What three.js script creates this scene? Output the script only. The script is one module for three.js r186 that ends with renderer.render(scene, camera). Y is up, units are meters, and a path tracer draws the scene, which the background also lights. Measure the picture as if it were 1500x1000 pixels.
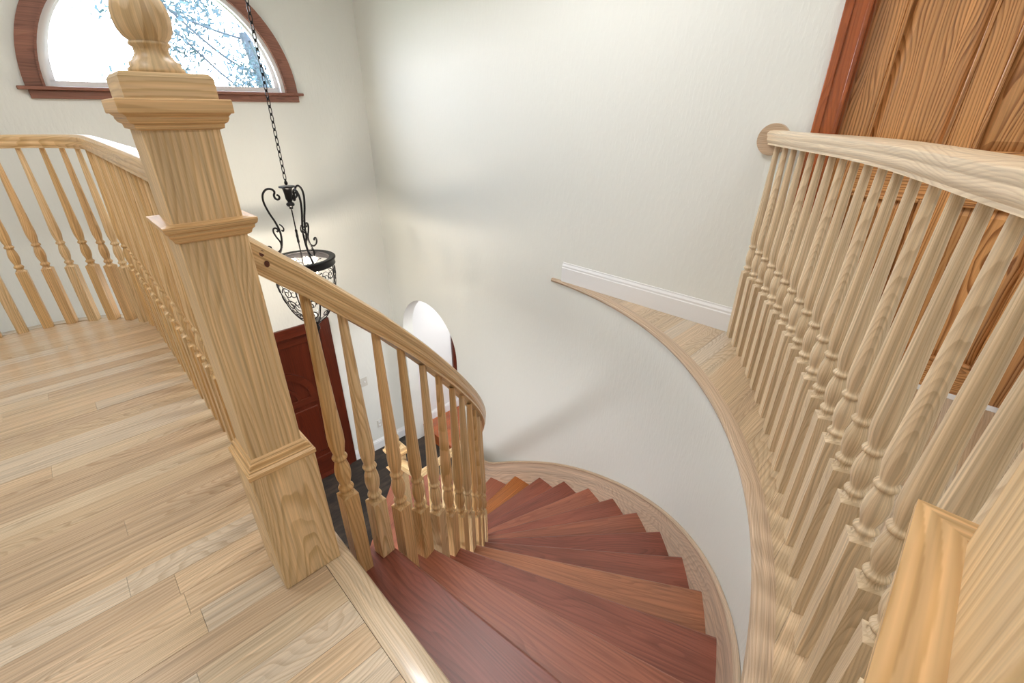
import * as THREE from 'three';
import { mergeGeometries, toCreasedNormals } from 'three/addons/utils/BufferGeometryUtils.js';
import { RoundedBoxGeometry } from 'three/addons/geometries/RoundedBoxGeometry.js';
import { RectAreaLightUniformsLib } from 'three/addons/lights/RectAreaLightUniformsLib.js';

// ---------------------------------------------------------------- camera, sky, exposure
// Lengths below are written in units of S metres; a = along the window wall, b = away from the
// camera along the door wall, y = height relative to the camera. The foyer floor is at world y = 0.
const S = 1.15, Y0 = 3.6;
const W3 = (a, y, b) => new THREE.Vector3(a * S, (y + Y0) * S, -b * S);
const scene = new THREE.Scene();
const renderer = new THREE.WebGLRenderer();
renderer.toneMapping = THREE.LinearToneMapping;
renderer.toneMappingExposure = 1.42;
renderer.shadowMap.enabled = true;
RectAreaLightUniformsLib.init();

const camera = new THREE.PerspectiveCamera(2 * Math.atan(500 / 662.6) * 180 / Math.PI, 1.5, 0.02, 300);
{
  camera.position.copy(W3(0, 0, 0));
  const yaw = 0.775175, pitch = 0.466603;
  const dir = new THREE.Vector3(Math.sin(yaw) * Math.cos(pitch), -Math.sin(pitch), -Math.cos(yaw) * Math.cos(pitch));
  camera.lookAt(camera.position.clone().add(dir));
}
scene.add(camera);

// daylight: a pale hazy sky, blue overhead and nearly white low down
{
  const w = 64, h = 64, d = new Float32Array(w * h * 4);
  for (let j = 0; j < h; j++) {
    const el = ((j + 0.5) / h - 0.5) * Math.PI, t = Math.max(0, Math.sin(el));
    const k = Math.pow(t, 0.55);
    const c = [1.0 - 0.5 * k, 1.02 - 0.36 * k, 1.05 - 0.14 * k];
    for (let i = 0; i < w; i++) { const o = (j * w + i) * 4; for (let q = 0; q < 3; q++) d[o + q] = c[q]; d[o + 3] = 1; }
  }
  const t = new THREE.DataTexture(d, w, h, THREE.RGBAFormat, THREE.FloatType);
  t.mapping = THREE.EquirectangularReflectionMapping; t.magFilter = THREE.LinearFilter; t.needsUpdate = true;
  scene.background = t; scene.backgroundIntensity = 12.5;
}
const LIGHT = { ceiling: 17, chandelier: 0.65, passage: 55, foyer: 140 };

// ---------------------------------------------------------------- noise and seeded randomness
let seed = 12345;
const rnd = () => { seed = (seed * 1664525 + 1013904223) >>> 0; return seed / 4294967296; };
const hash = (i, j, s) => { let h = (i * 374761393 + j * 668265263 + s * 974634617) | 0; h = Math.imul(h ^ (h >>> 13), 1274126177); return ((h ^ (h >>> 16)) >>> 0) / 4294967296; };
const sm = (t) => t * t * (3 - 2 * t);
function noise(x, y, s = 0) {
  const i = Math.floor(x), j = Math.floor(y), u = sm(x - i), v = sm(y - j);
  return (hash(i, j, s) * (1 - u) + hash(i + 1, j, s) * u) * (1 - v) + (hash(i, j + 1, s) * (1 - u) + hash(i + 1, j + 1, s) * u) * v;
}
const fbm = (x, y, s, n = 3) => { let a = 0, k = 0.5, t = 0; for (let q = 0; q < n; q++) { a += k * noise(x, y, s + q * 17); t += k; k /= 2; x *= 2.03; y *= 2.03; } return a / t; };
const lerp = (a, b, t) => a + (b - a) * t;
const step = (e0, e1, x) => { const t = Math.min(1, Math.max(0, (x - e0) / (e1 - e0))); return t * t * (3 - 2 * t); };

// ---------------------------------------------------------------- textures (all cover TW x TH metres)
const TW = 0.4, TH = 1.6;
function wood(s, { base, dark, rings = 130, contrast = 0.6, fibre = 0.14, wob = 0.02, tone = 0.1, W = 512, H = 1024 }) {
  const d = new Uint8Array(W * H * 4), bm = new Uint8Array(W * H * 4);
  for (let j = 0; j < H; j++) {
    const v = j / H * TH, z0 = 0.01 + 0.13 * noise(v * 1.5, 0.5, s + 3) + 0.02 * noise(v * 5, 2.5, s + 4), cu = 0.2 + 0.12 * (noise(v * 0.9, 7.5, s + 5) - 0.5);
    for (let i = 0; i < W; i++) {
      const u = i / W * TW, o = (j * W + i) * 4;
      const warp = wob * (fbm(u * 22, v * 3.2, s + 8, 2) - 0.5);
      const r = Math.sqrt((u - cu) * (u - cu) + z0 * z0) + warp;
      const q = r * rings + 1.6 * noise(r * 38, 3.3, s + 9), t = q - Math.floor(q);
      const late = step(0.35, 0.9, t) * (1 - step(0.93, 1, t)) * (0.45 + 0.55 * noise(Math.floor(q) * 3.1, v * 2, s + 11));
      const pores = noise(u * 900, v * 14, s + 12), streak = noise(u * 210, v * 3, s + 13);
      const f = 1 + fibre * ((pores - 0.5) * 0.7 + (streak - 0.5)) + tone * (fbm(u * 9, v * 1.1, s + 14, 2) - 0.5);
      const k = Math.min(1, contrast * late);
      for (let c = 0; c < 3; c++) d[o + c] = Math.max(0, Math.min(255, lerp(base[c], dark[c], k) * f));
      d[o + 3] = 255;
      bm[o] = bm[o + 1] = bm[o + 2] = 255 * Math.max(0, Math.min(1, 0.75 - 0.4 * late * contrast - 0.3 * (pores < 0.25 ? 1 : 0))); bm[o + 3] = 255;
    }
  }
  const mk = (arr, srgb) => { const t = new THREE.DataTexture(arr, W, H); t.wrapS = t.wrapT = THREE.MirroredRepeatWrapping; t.magFilter = THREE.LinearFilter; t.minFilter = THREE.LinearFilter; if (srgb) t.colorSpace = THREE.SRGBColorSpace; t.needsUpdate = true; return t; };
  return { map: mk(d, true), bump: mk(bm, false) };
}
function plainTex(fn, W = 512, H = 512, srgb = true) {
  const d = new Uint8Array(W * H * 4);
  for (let j = 0; j < H; j++) for (let i = 0; i < W; i++) { const c = fn(i / W, j / H), o = (j * W + i) * 4; for (let q = 0; q < 3; q++) d[o + q] = Math.max(0, Math.min(255, c[q])); d[o + 3] = 255; }
  const t = new THREE.DataTexture(d, W, H); t.wrapS = t.wrapT = THREE.MirroredRepeatWrapping; t.magFilter = t.minFilter = THREE.LinearFilter; if (srgb) t.colorSpace = THREE.SRGBColorSpace; t.needsUpdate = true; return t;
}
const T = {
  oak: wood(11, { base: [220, 191, 148], dark: [170, 132, 82], contrast: 0.55, rings: 135, fibre: 0.16, wob: 0.035 }),
  floor: wood(31, { base: [208, 191, 167], dark: [170, 146, 118], contrast: 0.55, rings: 165, fibre: 0.16, tone: 0.06, wob: 0.03 }),
  red: wood(51, { base: [170, 110, 84], dark: [112, 64, 46], contrast: 0.4, rings: 62, fibre: 0.16, wob: 0.05, tone: 0.3 }),
  door: wood(71, { base: [206, 150, 94], dark: [122, 72, 34], contrast: 0.95, rings: 110, fibre: 0.16, wob: 0.03, tone: 0.2 }),
};
const wallBump = plainTex((u, v) => { const a = fbm(u * 34, v * 34, 201, 3), k = 255 * step(0.35, 0.7, a); return [k, k, k]; }, 512, 512, false);
const stone = plainTex((u, v) => { const a = fbm(u * 9, v * 9, 301, 4), b = fbm(u * 60, v * 60, 311, 2), k = 0.55 + 0.9 * (a - 0.3) + 0.25 * (b - 0.5); return [62 * k, 50 * k, 40 * k]; });
const picture = plainTex((u, v) => { const a = fbm(u * 8, v * 12, 401, 3); return [lerp(96, 150, a), lerp(112, 165, a), lerp(150, 205, a)]; }, 128, 128);

const std = (o) => new THREE.MeshStandardMaterial(o);
const phys = (o) => new THREE.MeshPhysicalMaterial(o);
const woodMat = (t, color, o = {}) => phys({ map: t.map, bumpMap: t.bump, bumpScale: 0.0001, color: Array.isArray(color) ? new THREE.Color().setRGB(...color) : new THREE.Color(color), roughness: 0.38, ...o });
const M = {
  wall: std({ color: new THREE.Color().setRGB(0.77, 0.78, 0.735), roughness: 0.55, bumpMap: wallBump, bumpScale: 0.0005 }),
  ceiling: std({ color: new THREE.Color().setRGB(0.8, 0.79, 0.76), roughness: 0.9 }),
  white: std({ color: new THREE.Color().setRGB(0.8, 0.8, 0.8), roughness: 0.35 }),
  passage: std({ color: new THREE.Color().setRGB(0.76, 0.76, 0.75), roughness: 0.7 }),
  stone: std({ map: stone, roughness: 0.75 }),
  oak: [0xffffff, 0xfff4e6, 0xf4ead8].map((c) => woodMat(T.oak, c, { roughness: 0.42 })),
  rail: woodMat(T.oak, 0xfffaf2, { roughness: 0.3, clearcoat: 0.3, clearcoatRoughness: 0.2 }),
  floor: [0xffffff, 0xf6ecdd, 0xfff3e4, 0xefe3d6, 0xfffaf0].map((c) => woodMat(T.floor, c, { roughness: 0.32, clearcoat: 0.7, clearcoatRoughness: 0.14, bumpScale: 0.00006 })),
  ledge: woodMat(T.floor, 0xeee2da, { roughness: 0.35 }),
  skirt: woodMat(T.floor, [1.1, 1.06, 1.07], { roughness: 0.4 }),
  hall: [[1.12, 1.06, 0.94], [1.04, 0.97, 0.84], [1.18, 1.12, 1.0]].map((c) => woodMat(T.floor, c, { roughness: 0.42 })),
  hallRail: woodMat(T.floor, [1.22, 1.19, 1.12], { roughness: 0.32, clearcoat: 0.25, clearcoatRoughness: 0.2 }),
  landing: woodMat(T.door, 0xd8b898, { roughness: 0.4 }),
  red: [[0.8, 0.7, 0.7], [0.64, 0.5, 0.53], [0.95, 0.98, 0.85], [0.54, 0.4, 0.44]].map((c) => woodMat(T.red, c, { roughness: 0.42, clearcoat: 0.15, clearcoatRoughness: 0.3, bumpScale: 0.00006 })),
  door: woodMat(T.door, 0xffffff, { roughness: 0.25, clearcoat: 0.7, clearcoatRoughness: 0.1 }),
  casing: woodMat(T.red, [0.82, 0.52, 0.2], { roughness: 0.25, clearcoat: 0.6, clearcoatRoughness: 0.12 }),
  mahogany: woodMat(T.red, [0.24, 0.1, 0.06], { roughness: 0.3, clearcoat: 0.4, clearcoatRoughness: 0.15 }),
  windowWood: woodMat(T.red, [0.62, 0.68, 0.78], { roughness: 0.35 }),
  iron: std({ color: new THREE.Color().setRGB(0.018, 0.017, 0.018), roughness: 0.38, metalness: 0.6 }),
  pane: phys({ color: 0xffffff, transmission: 1, thickness: 0, roughness: 0, ior: 1.45 }),
  seeded: phys({ color: 0xffffff, transmission: 1, thickness: 0, roughness: 0.12, ior: 1.45 }),
  bulb: std({ color: 0xffffff, emissive: new THREE.Color(1, 0.9, 0.76), emissiveIntensity: 12 }),
  lamp: std({ color: 0xffffff, emissive: new THREE.Color(1, 0.95, 0.87), emissiveIntensity: 5 }),
  plate: std({ color: new THREE.Color().setRGB(0.62, 0.6, 0.54), roughness: 0.4 }),
  vent: std({ color: new THREE.Color().setRGB(0.012, 0.012, 0.014), roughness: 0.5 }),
  print: std({ map: picture, roughness: 0.5 }),
  leaf: std({ color: new THREE.Color().setRGB(0.03, 0.06, 0.075), roughness: 0.8, side: THREE.DoubleSide }),
  bark: std({ color: new THREE.Color().setRGB(0.03, 0.042, 0.055), roughness: 0.9 }),
  lawn: std({ color: new THREE.Color().setRGB(0.14, 0.2, 0.09), roughness: 1 }),
};

// ---------------------------------------------------------------- object helpers
const taken = {};
const numbered = (n) => { taken[n] = (taken[n] ?? -1) + 1; return taken[n] ? `${n}_${String(taken[n]).padStart(3, '0')}` : n; };
const shade = (m) => { m.castShadow = m.receiveShadow = true; return m; };
function thing(name, label, category, p, extra = {}) {
  const g = new THREE.Group(); g.name = numbered(name); g.position.copy(p); g.userData = { label, category, ...extra }; scene.add(g); return g;
}
const struct = (name, label, category, p = W3(0, 0, 0)) => thing(name, label, category, p, { kind: 'structure' });
function part(name, geo, mat, parent, label) {        // geo in the parent's own axes, metres
  const m = shade(new THREE.Mesh(geo, mat)); m.name = name; if (label) m.userData.label = label; parent.add(m); return m;
}
function worldOf(o) { const p = new THREE.Vector3(); while (o && o !== scene) { p.add(o.position); o = o.parent; } return p; }
function at(name, geo, mat, parent, label) {          // geo in world metres
  const p = worldOf(parent); geo.translate(-p.x, -p.y, -p.z); return part(name, geo, mat, parent, label);
}
function whole(name, geo, mat, label, category, extra = {}) {
  geo.computeBoundingBox(); const bb = geo.boundingBox, p = new THREE.Vector3((bb.min.x + bb.max.x) / 2, bb.min.y, (bb.min.z + bb.max.z) / 2);
  geo.translate(-p.x, -p.y, -p.z);
  const m = shade(new THREE.Mesh(geo, mat)); m.name = numbered(name); m.position.copy(p); m.userData = { label, category, ...extra }; scene.add(m); return m;
}
// uv in metres with the grain along one axis
function grain(geo, axis = 'x', off = [rnd() * 3, rnd() * 6], flat = false) {
  if (geo.index) geo = geo.toNonIndexed();
  const p = geo.attributes.position, n = geo.attributes.normal, uv = new Float32Array(p.count * 2), ax = 'xyz'.indexOf(axis);
  for (let i = 0; i < p.count; i++) {
    const P = [p.getX(i), p.getY(i), p.getZ(i)], N = [Math.abs(n.getX(i)), Math.abs(n.getY(i)), Math.abs(n.getZ(i))];
    const others = [0, 1, 2].filter((k) => k !== ax);
    let cross = N[others[0]] < N[others[1]] ? others[0] : others[1], along = ax;
    if (N[ax] > 0.8) { along = others[1]; cross = others[0]; }
    const scale = flat ? 1 : 1;
    uv[2 * i] = (P[cross] * scale + off[0]) / TW; uv[2 * i + 1] = (P[along] * (N[ax] > 0.8 ? 0.3 : 1) + off[1]) / TH;
  }
  geo.setAttribute('uv', new THREE.BufferAttribute(uv, 2)); return geo;
}
// world box given in a, y, b
function box(a0, a1, y0, y1, b0, b1, axis = 'x', r = 0) {
  const w = Math.abs(a1 - a0) * S, h = Math.abs(y1 - y0) * S, d = Math.abs(b1 - b0) * S;
  const g = r ? new RoundedBoxGeometry(w, h, d, 2, Math.min(r * S, w / 2.01, h / 2.01, d / 2.01)) : new THREE.BoxGeometry(w, h, d);
  const c = W3((a0 + a1) / 2, (y0 + y1) / 2, (b0 + b1) / 2); g.translate(c.x, c.y, c.z); return grain(g, axis);
}
function turned(geo, r, off = [rnd() * 3, rnd() * 6]) { // uv of a turned piece about y
  if (geo.index) geo = geo.toNonIndexed(); const p = geo.attributes.position, u = geo.attributes.uv, uv = new Float32Array(p.count * 2);
  for (let i = 0; i < p.count; i++) { uv[2 * i] = (Math.abs(u.getX(i) - 0.5) * 6.28 * r * S + off[0]) / TW; uv[2 * i + 1] = (p.getY(i) + off[1]) / TH; }
  geo.setAttribute('uv', new THREE.BufferAttribute(uv, 2)); return geo;
}
class Quads {
  constructor() { this.p = []; this.u = []; }
  tri(A, B, C, a, b, c) { for (const P of [A, B, C]) this.p.push(P.x, P.y, P.z); for (const q of [a, b, c]) this.u.push(q[0] / TW, q[1] / TH); }
  quad(A, B, C, D, a, b, c, d) { this.tri(A, B, C, a, b, c); this.tri(A, C, D, a, c, d); }
  geo(crease) {
    let g = new THREE.BufferGeometry();
    g.setAttribute('position', new THREE.Float32BufferAttribute(this.p, 3)); g.setAttribute('uv', new THREE.Float32BufferAttribute(this.u, 2));
    g.computeVertexNormals(); if (crease) g = toCreasedNormals(g, crease); return g;
  }
}
// sweep a profile [[sideways, up]...] along a path of [a, y, b]; sideways is to the right of travel seen from above
function sweep(path, prof, { caps = true, level = false, off = rnd() * 4, crease = 0.6, closed = true } = {}) {
  const Q = new Quads(), P = path.map((p) => W3(...p)), n = P.length, rings = [], len = [0];
  for (let i = 0; i < n; i++) {
    const t = P[Math.min(n - 1, i + 1)].clone().sub(P[Math.max(0, i - 1)]).normalize();
    const side = new THREE.Vector3(-t.z, 0, t.x).normalize(), up = level ? new THREE.Vector3(0, 1, 0) : side.clone().cross(t).normalize();
    rings.push(prof.map(([s, u]) => P[i].clone().addScaledVector(side, s * S).addScaledVector(up, u * S)));
    if (i) len.push(len[i - 1] + P[i].distanceTo(P[i - 1]));
  }
  const m = prof.length, per = [0]; for (let k = 1; k <= m; k++) { const A = prof[k - 1], B = prof[k % m]; per.push(per[k - 1] + S * Math.hypot(A[0] - B[0], A[1] - B[1])); }
  for (let i = 0; i + 1 < n; i++) for (let k = 0; k < (closed ? m : m - 1); k++) {
    const q = (k + 1) % m;
    Q.quad(rings[i][k], rings[i][q], rings[i + 1][q], rings[i + 1][k], [per[k], len[i] + off], [per[k + 1], len[i] + off], [per[k + 1], len[i + 1] + off], [per[k], len[i + 1] + off]);
  }
  if (caps) for (const i of [0, n - 1]) { const c = rings[i].reduce((s, v) => s.add(v), new THREE.Vector3()).divideScalar(m); for (let k = 0; k < m; k++) Q.tri(c, rings[i][k], rings[i][(k + 1) % m], [0, 0], [prof[k][0], prof[k][1]], [prof[(k + 1) % m][0], prof[(k + 1) % m][1]]); }
  return Q.geo(crease);
}
// prism over a polygon of [a, b] corners
function prism(poly, y0, y1, off = [rnd() * 3, rnd() * 6], axis = 'x') {
  const Q = new Quads(), top = poly.map(([a, b]) => W3(a, y1, b)), bot = poly.map(([a, b]) => W3(a, y0, b));
  const uv = (p) => axis === 'x' ? [p.z + off[0], p.x + off[1]] : [p.x + off[0], p.z + off[1]];
  const tris = THREE.ShapeUtils.triangulateShape(poly.map(([a, b]) => new THREE.Vector2(a, b)), []);
  for (const [i, j, k] of tris) { Q.tri(top[i], top[k], top[j], uv(top[i]), uv(top[k]), uv(top[j])); Q.tri(bot[i], bot[j], bot[k], uv(bot[i]), uv(bot[j]), uv(bot[k])); }
  for (let i = 0; i < poly.length; i++) { const j = (i + 1) % poly.length; Q.quad(top[i], bot[i], bot[j], top[j], uv(top[i]), [uv(bot[i])[0] + 0.01, uv(bot[i])[1]], [uv(bot[j])[0] + 0.01, uv(bot[j])[1]], uv(top[j])); }
  return Q.geo();
}
// wall slab from a Shape drawn in (p, y): plane 'W' keeps p = a at depth b; plane 'R' keeps p = b at depth a
function slab(shape, plane, d0, d1, axis = 'y', seg = 40) {
  let g = new THREE.ExtrudeGeometry(shape, { depth: d1 - d0, bevelEnabled: false, curveSegments: seg });
  const p = g.attributes.position;
  for (let i = 0; i < p.count; i++) { const x = p.getX(i), y = p.getY(i), z = p.getZ(i) + d0, v = plane === 'W' ? W3(x, y, z) : W3(z, y, x); p.setXYZ(i, v.x, v.y, v.z); }
  if (g.index) g = g.toNonIndexed();
  g.computeVertexNormals(); g = toCreasedNormals(g, 0.5); return grain(g, axis);
}
const rectShape = (x0, x1, y0, y1) => new THREE.Shape([[x0, y0], [x1, y0], [x1, y1], [x0, y1]].map((q) => new THREE.Vector2(...q)));
const archPath = (x0, x1, y0, ys, r = (x1 - x0) / 2, n = 32) => {
  const c = (x0 + x1) / 2, pts = [[x0, y0], [x1, y0]];
  for (let i = 0; i <= n; i++) { const t = Math.PI * i / n; pts.push([c + r * Math.cos(t), ys + r * Math.sin(t)]); }
  return new THREE.Path(pts.map((q) => new THREE.Vector2(...q)));
};
const halfRing = (c, y, r0, r1, n = 48) => {
  const pts = []; for (let i = 0; i <= n; i++) { const t = Math.PI * i / n; pts.push(new THREE.Vector2(c + r1 * Math.cos(t), y + r1 * Math.sin(t))); }
  for (let i = n; i >= 0; i--) { const t = Math.PI * i / n; pts.push(new THREE.Vector2(c + r0 * Math.cos(t), y + r0 * Math.sin(t))); }
  return new THREE.Shape(pts);
};

// ---------------------------------------------------------------- main dimensions
const CEIL = 1.45, FLOOR2 = -Y0, WB = 4.189, RA = 2.267;      // ceiling, foyer floor, window wall, door wall
const CA = 0.25, CB = 1.993;                                   // centre of the round stair
const RISE = 0.166, TURN = 8.12, R_SKIRT = 2.009, R_WALL = 2.0165, R_EDGE = 2.0, R_IN = 1.03, R_BAL = 1.072;
const rad = (d) => d * Math.PI / 180;
const ring = (r, deg, y) => [CA + r * Math.cos(rad(deg)), y, CB + r * Math.sin(rad(deg))];
const pitchY = (deg) => -1 - RISE * (deg + 90) / TURN;
const LX = -2.7, BB = -2.0;                                    // left and back walls of the hall

// ---------------------------------------------------------------- the shell
{
  const g = struct('wall_window', 'tall cream plaster wall holding the half-round window and the entry door', 'wall');
  const s = rectShape(LX - 0.1, RA + 0.1, FLOOR2 - 0.08, CEIL); s.holes.push(archPath(0.18, 1.58, 0.146, 0.146, 0.70), new THREE.Path(rectShape(0.47, 1.465, FLOOR2 - 0.07, -1.87).getPoints()));
  at('plaster', slab(s, 'W', WB, WB + 0.14), M.wall, g);
}
{
  const g = struct('wall_door', 'smooth cream wall behind the stair with a panelled wooden door and an arch', 'wall');
  const s = rectShape(BB - 0.1, WB + 0.14, FLOOR2 - 0.08, CEIL); s.holes.push(archPath(3.07, 4.0, FLOOR2 - 0.07, -2.11, 0.465), new THREE.Path(rectShape(-0.3, 0.51, -1.0, 0.86).getPoints()));
  at('plaster', slab(s, 'R', RA, RA + 0.12), M.wall, g);
}
whole('wall_left', box(LX - 0.12, LX, FLOOR2, CEIL, BB - 0.1, WB + 0.14), M.wall, 'cream wall closing the far end of the gallery', 'wall', { kind: 'structure' });
whole('wall_back', box(LX - 0.12, RA + 0.12, FLOOR2, CEIL, BB - 0.12, BB), M.wall, 'cream wall behind the upper hall', 'wall', { kind: 'structure' });
whole('ceiling', box(LX - 0.12, RA + 0.12, CEIL, CEIL + 0.1, BB - 0.12, WB + 0.14), M.ceiling, 'white ceiling above the stair hall', 'ceiling', { kind: 'structure' });
whole('floor_foyer', box(LX - 0.12, 4.4, FLOOR2 - 0.1, FLOOR2, BB - 0.12, WB + 0.14), M.stone, 'dark stone floor of the foyer below', 'floor', { kind: 'structure' });
{ // curved wall beside the stair
  const Q = new Quads(), N = 72, top = -1.012;
  const span = (deg) => R_WALL * rad(deg) * S;
  for (let i = 0; i < N; i++) {
    const d0 = -90.5 + 90.5 * i / N, d1 = -90.5 + 90.5 * (i + 1) / N;
    for (const [r, f] of [[R_WALL, 1], [R_WALL + 0.09, -1]]) {
      const A = W3(...ring(r, d0, FLOOR2)), B = W3(...ring(r, d1, FLOOR2)), C = W3(...ring(r, d1, top)), D = W3(...ring(r, d0, top));
      Q.quad(...(f > 0 ? [A, B, C, D] : [B, A, D, C]), [span(d0), A.y], [span(d1), B.y], [span(d1), C.y], [span(d0), D.y]);
    }
  }
  whole('wall_stair', Q.geo(0.5), M.wall, 'curved cream wall wrapping the outside of the winding stair', 'wall', { kind: 'structure' });
}
// ---------------------------------------------------------------- upper floor: slab, planks, edge nosing
const EX = -0.26, EB = 2.80, E_EDGE = 0.51, E_BAL = 0.45, FARB = EB + E_EDGE;
{
  const g = struct('floor', 'pale oak strip floor of the upper hall and gallery', 'floor');
  const out = [[LX, BB], [RA, BB], [RA, 1.83]];
  for (let d = -4.6; d >= -90; d -= 1.9) out.push([CA + 2.03 * Math.cos(rad(d)), CB + 2.03 * Math.sin(rad(d))]);
  out.push([CA - 0.02, CB - 2.03], [CA - 0.02, EB]);
  for (let i = 1; i <= 10; i++) { const t = Math.PI / 2 * i / 10; out.push([EX + (E_EDGE - 0.02) * Math.cos(t), EB + (E_EDGE - 0.02) * Math.sin(t)]); }
  out.push([LX, FARB - 0.02]);
  at('subfloor', prism(out, -1.22, -1.0125), M.ceiling, g); 
  // planks
  const PW = 0.072, GAP = 0.0003, rest = [];
  const limit = (b) => { // right end of the gallery field at depth b
    if (b <= EB) return 0.196; const q = 0.456 * 0.456 - (b - EB) * (b - EB); return q > 0 ? EX + Math.sqrt(q) : EX;
  };
  const inner = (b) => { const q = 2.046 * 2.046 - (b - CB) * (b - CB); return q > 0 ? CA + Math.sqrt(q) : 0.196; };
  let row = 0;
  for (let b = BB; b < EB + 0.456; b += PW, row++) {
    const b0 = b + GAP, b1 = Math.min(b + PW, EB + 0.4555) - GAP; if (b1 - b0 < 0.01) continue;
    const spans = [];
    if (b1 < -0.06) spans.push([() => LX, () => RA - 0.002]);
    else { spans.push([() => LX, limit]); if (b1 < 1.8) spans.push([inner, () => RA - 0.002]); }
    for (const [lo, hi] of spans) {
      const lo0 = lo(b0), lo1 = lo(b1), hi0 = hi(b0), hi1 = hi(b1);
      let x = Math.min(lo0, lo1); const end = Math.max(hi0, hi1);
      if (end - x < 0.01) continue;
      let next = x + 0.3 + rnd() * 0.9;
      while (x < end - 0.001) {
        if (end - next < 0.25) next = end;
        const first = x === Math.min(lo0, lo1), last = next === end;
        const A0 = first ? lo0 : x + GAP, A1 = first ? lo1 : x + GAP, B0 = last ? hi0 : next - GAP, B1 = last ? hi1 : next - GAP;
        const geo = prism([[A0, b0], [Math.max(B0, A0 + 0.002), b0], [Math.max(B1, A1 + 0.002), b1], [A1, b1]], -1.0125, -1.0 - 0.0006 * rnd());
        const seen = next > -1.5 && b1 > -0.75 && !(b1 < -0.25 && x < 0.2 && false);
        if (seen) at('plank', geo, M.floor[Math.floor(rnd() * 5)], g); else rest.push(geo);
        x = next; next = x + 0.45 + rnd() * 1.0;
      }
    }
  }
  const r = at('plank_field', mergeGeometries(rest), M.floor[0], g); r.userData.kind = 'stuff';
  // nosing strips
  const nose = (w, f) => { const pr = [[-w, -0.0125], [-w, 0.0006], [f - 0.012, 0.0006], [f - 0.004, -0.003], [f, -0.011], [f - 0.002, -0.02], [f - 0.01, -0.026], [f - 0.022, -0.026], [f - 0.022, -0.0125]]; return pr; };
  const path = [];
  for (let d = -2.2; d >= -90; d -= 1.1) path.push(ring(R_EDGE, d, -1)); path.push(ring(R_EDGE, -90, -1));
  at('edge_nosing', sweep(path.reverse(), nose(-0.001, 0.051).map(([s, u]) => [0.051 - s, u]), { level: true }), M.ledge, g, 'curved oak nosing along the ledge above the stair');
  const p2 = [[0.262, -1, CB - R_EDGE], [0.262, -1, 0.5], [0.262, -1, 1.2], [0.262, -1, 2.0], [0.262, -1, EB]];
  for (let i = 1; i <= 14; i++) { const t = Math.PI / 2 * i / 14; p2.push([EX + (E_EDGE + 0.012) * Math.cos(t), -1, EB + (E_EDGE + 0.012) * Math.sin(t)]); }
  p2.push([-1.2, -1, FARB + 0.012], [LX, -1, FARB + 0.012]);
  at('edge_nosing', sweep(p2, nose(0.065, 0).map(([s, u]) => [s, u]), { level: true }), M.floor[4], g, 'pale oak nosing along the top step and gallery edge');
}
// gallery fascia below the edge
{
  const p = [[0.235, -1.13, CB - R_IN + 0.03], [0.235, -1.13, EB]]; for (let i = 1; i <= 10; i++) { const t = Math.PI / 2 * i / 10; p.push([EX + 0.495 * Math.cos(t), -1.13, EB + 0.495 * Math.sin(t)]); } p.push([LX, -1.13, FARB - 0.015]);
  whole('trim_1', sweep(p, [[-0.008, -0.1], [0.008, -0.1], [0.008, 0.103], [-0.008, 0.103]], { level: true }), M.white, 'white painted fascia under the gallery edge', 'trim', { kind: 'structure' });
}
// ---------------------------------------------------------------- baseboards
const basePro = (h) => [[0, 0], [0.014, 0], [0.014, h * 0.72], [0.011, h * 0.76], [0.011, h * 0.84], [0.005, h * 0.93], [0.004, h], [0, h]];
const baseboard = (name, p0, p1, h, label) => whole(name, sweep([p0, p1], basePro(h), { level: true, crease: 0.3 }), M.white, label, 'baseboard', { kind: 'structure' });
baseboard('baseboard_door', [RA, -1, 1.83], [RA, -1, 0.592], 0.128, 'white moulded baseboard above the curved ledge');
baseboard('baseboard_window', [1.563, FLOOR2, WB], [RA, FLOOR2, WB], 0.13, 'white baseboard beside the dark red entry door');
baseboard('baseboard_foyer', [LX, FLOOR2, WB], [0.37, FLOOR2, WB], 0.13, 'white baseboard on the far side of the entry door');
baseboard('baseboard_pier', [RA, FLOOR2, WB], [RA, FLOOR2, 4.0], 0.13, 'short white baseboard between the corner and the arch');

// ---------------------------------------------------------------- half-round window
{
  const g = struct('window_1', 'half-round window with dark red wood casing and white frame', 'window', W3(0.88, 0.08, WB));
  const c = 0.88, y = 0.146;
  at('casing', slab(halfRing(c, y, 0.705, 0.79), 'W', WB - 0.022, WB + 0.002, 'x', 8), M.windowWood, g, 'red brown arched wood casing');
  at('casing_bead', slab(halfRing(c, y, 0.70, 0.712), 'W', WB - 0.03, WB + 0.002, 'x', 8), M.windowWood, g);
  at('jamb', slab(halfRing(c, y, 0.672, 0.702), 'W', WB - 0.005, WB + 0.1, 'x', 8), M.white, g);
  at('sash', slab(halfRing(c, y + 0.03, 0.642, 0.674), 'W', WB + 0.04, WB + 0.075, 'x', 8), M.white, g);
  at('sash_rail', box(c - 0.675, c + 0.675, y, y + 0.034, WB + 0.04, WB + 0.075), M.white, g);
  at('stool', box(c - 0.83, c + 0.83, y - 0.02, y, WB - 0.045, WB + 0.04, 'x', 0.006), M.windowWood, g, 'dark wood window stool');
  at('apron', box(c - 0.785, c + 0.795, y - 0.066, y - 0.02, WB - 0.02, WB, 'x', 0.004), M.windowWood, g);
  const s = new THREE.Shape([...Array(33).keys()].map((i) => new THREE.Vector2(c + 0.65 * Math.cos(Math.PI * i / 32), y + 0.03 + 0.65 * Math.sin(Math.PI * i / 32))));
  at('pane', slab(s, 'W', WB + 0.055, WB + 0.0555), M.pane, g);
}
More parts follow.
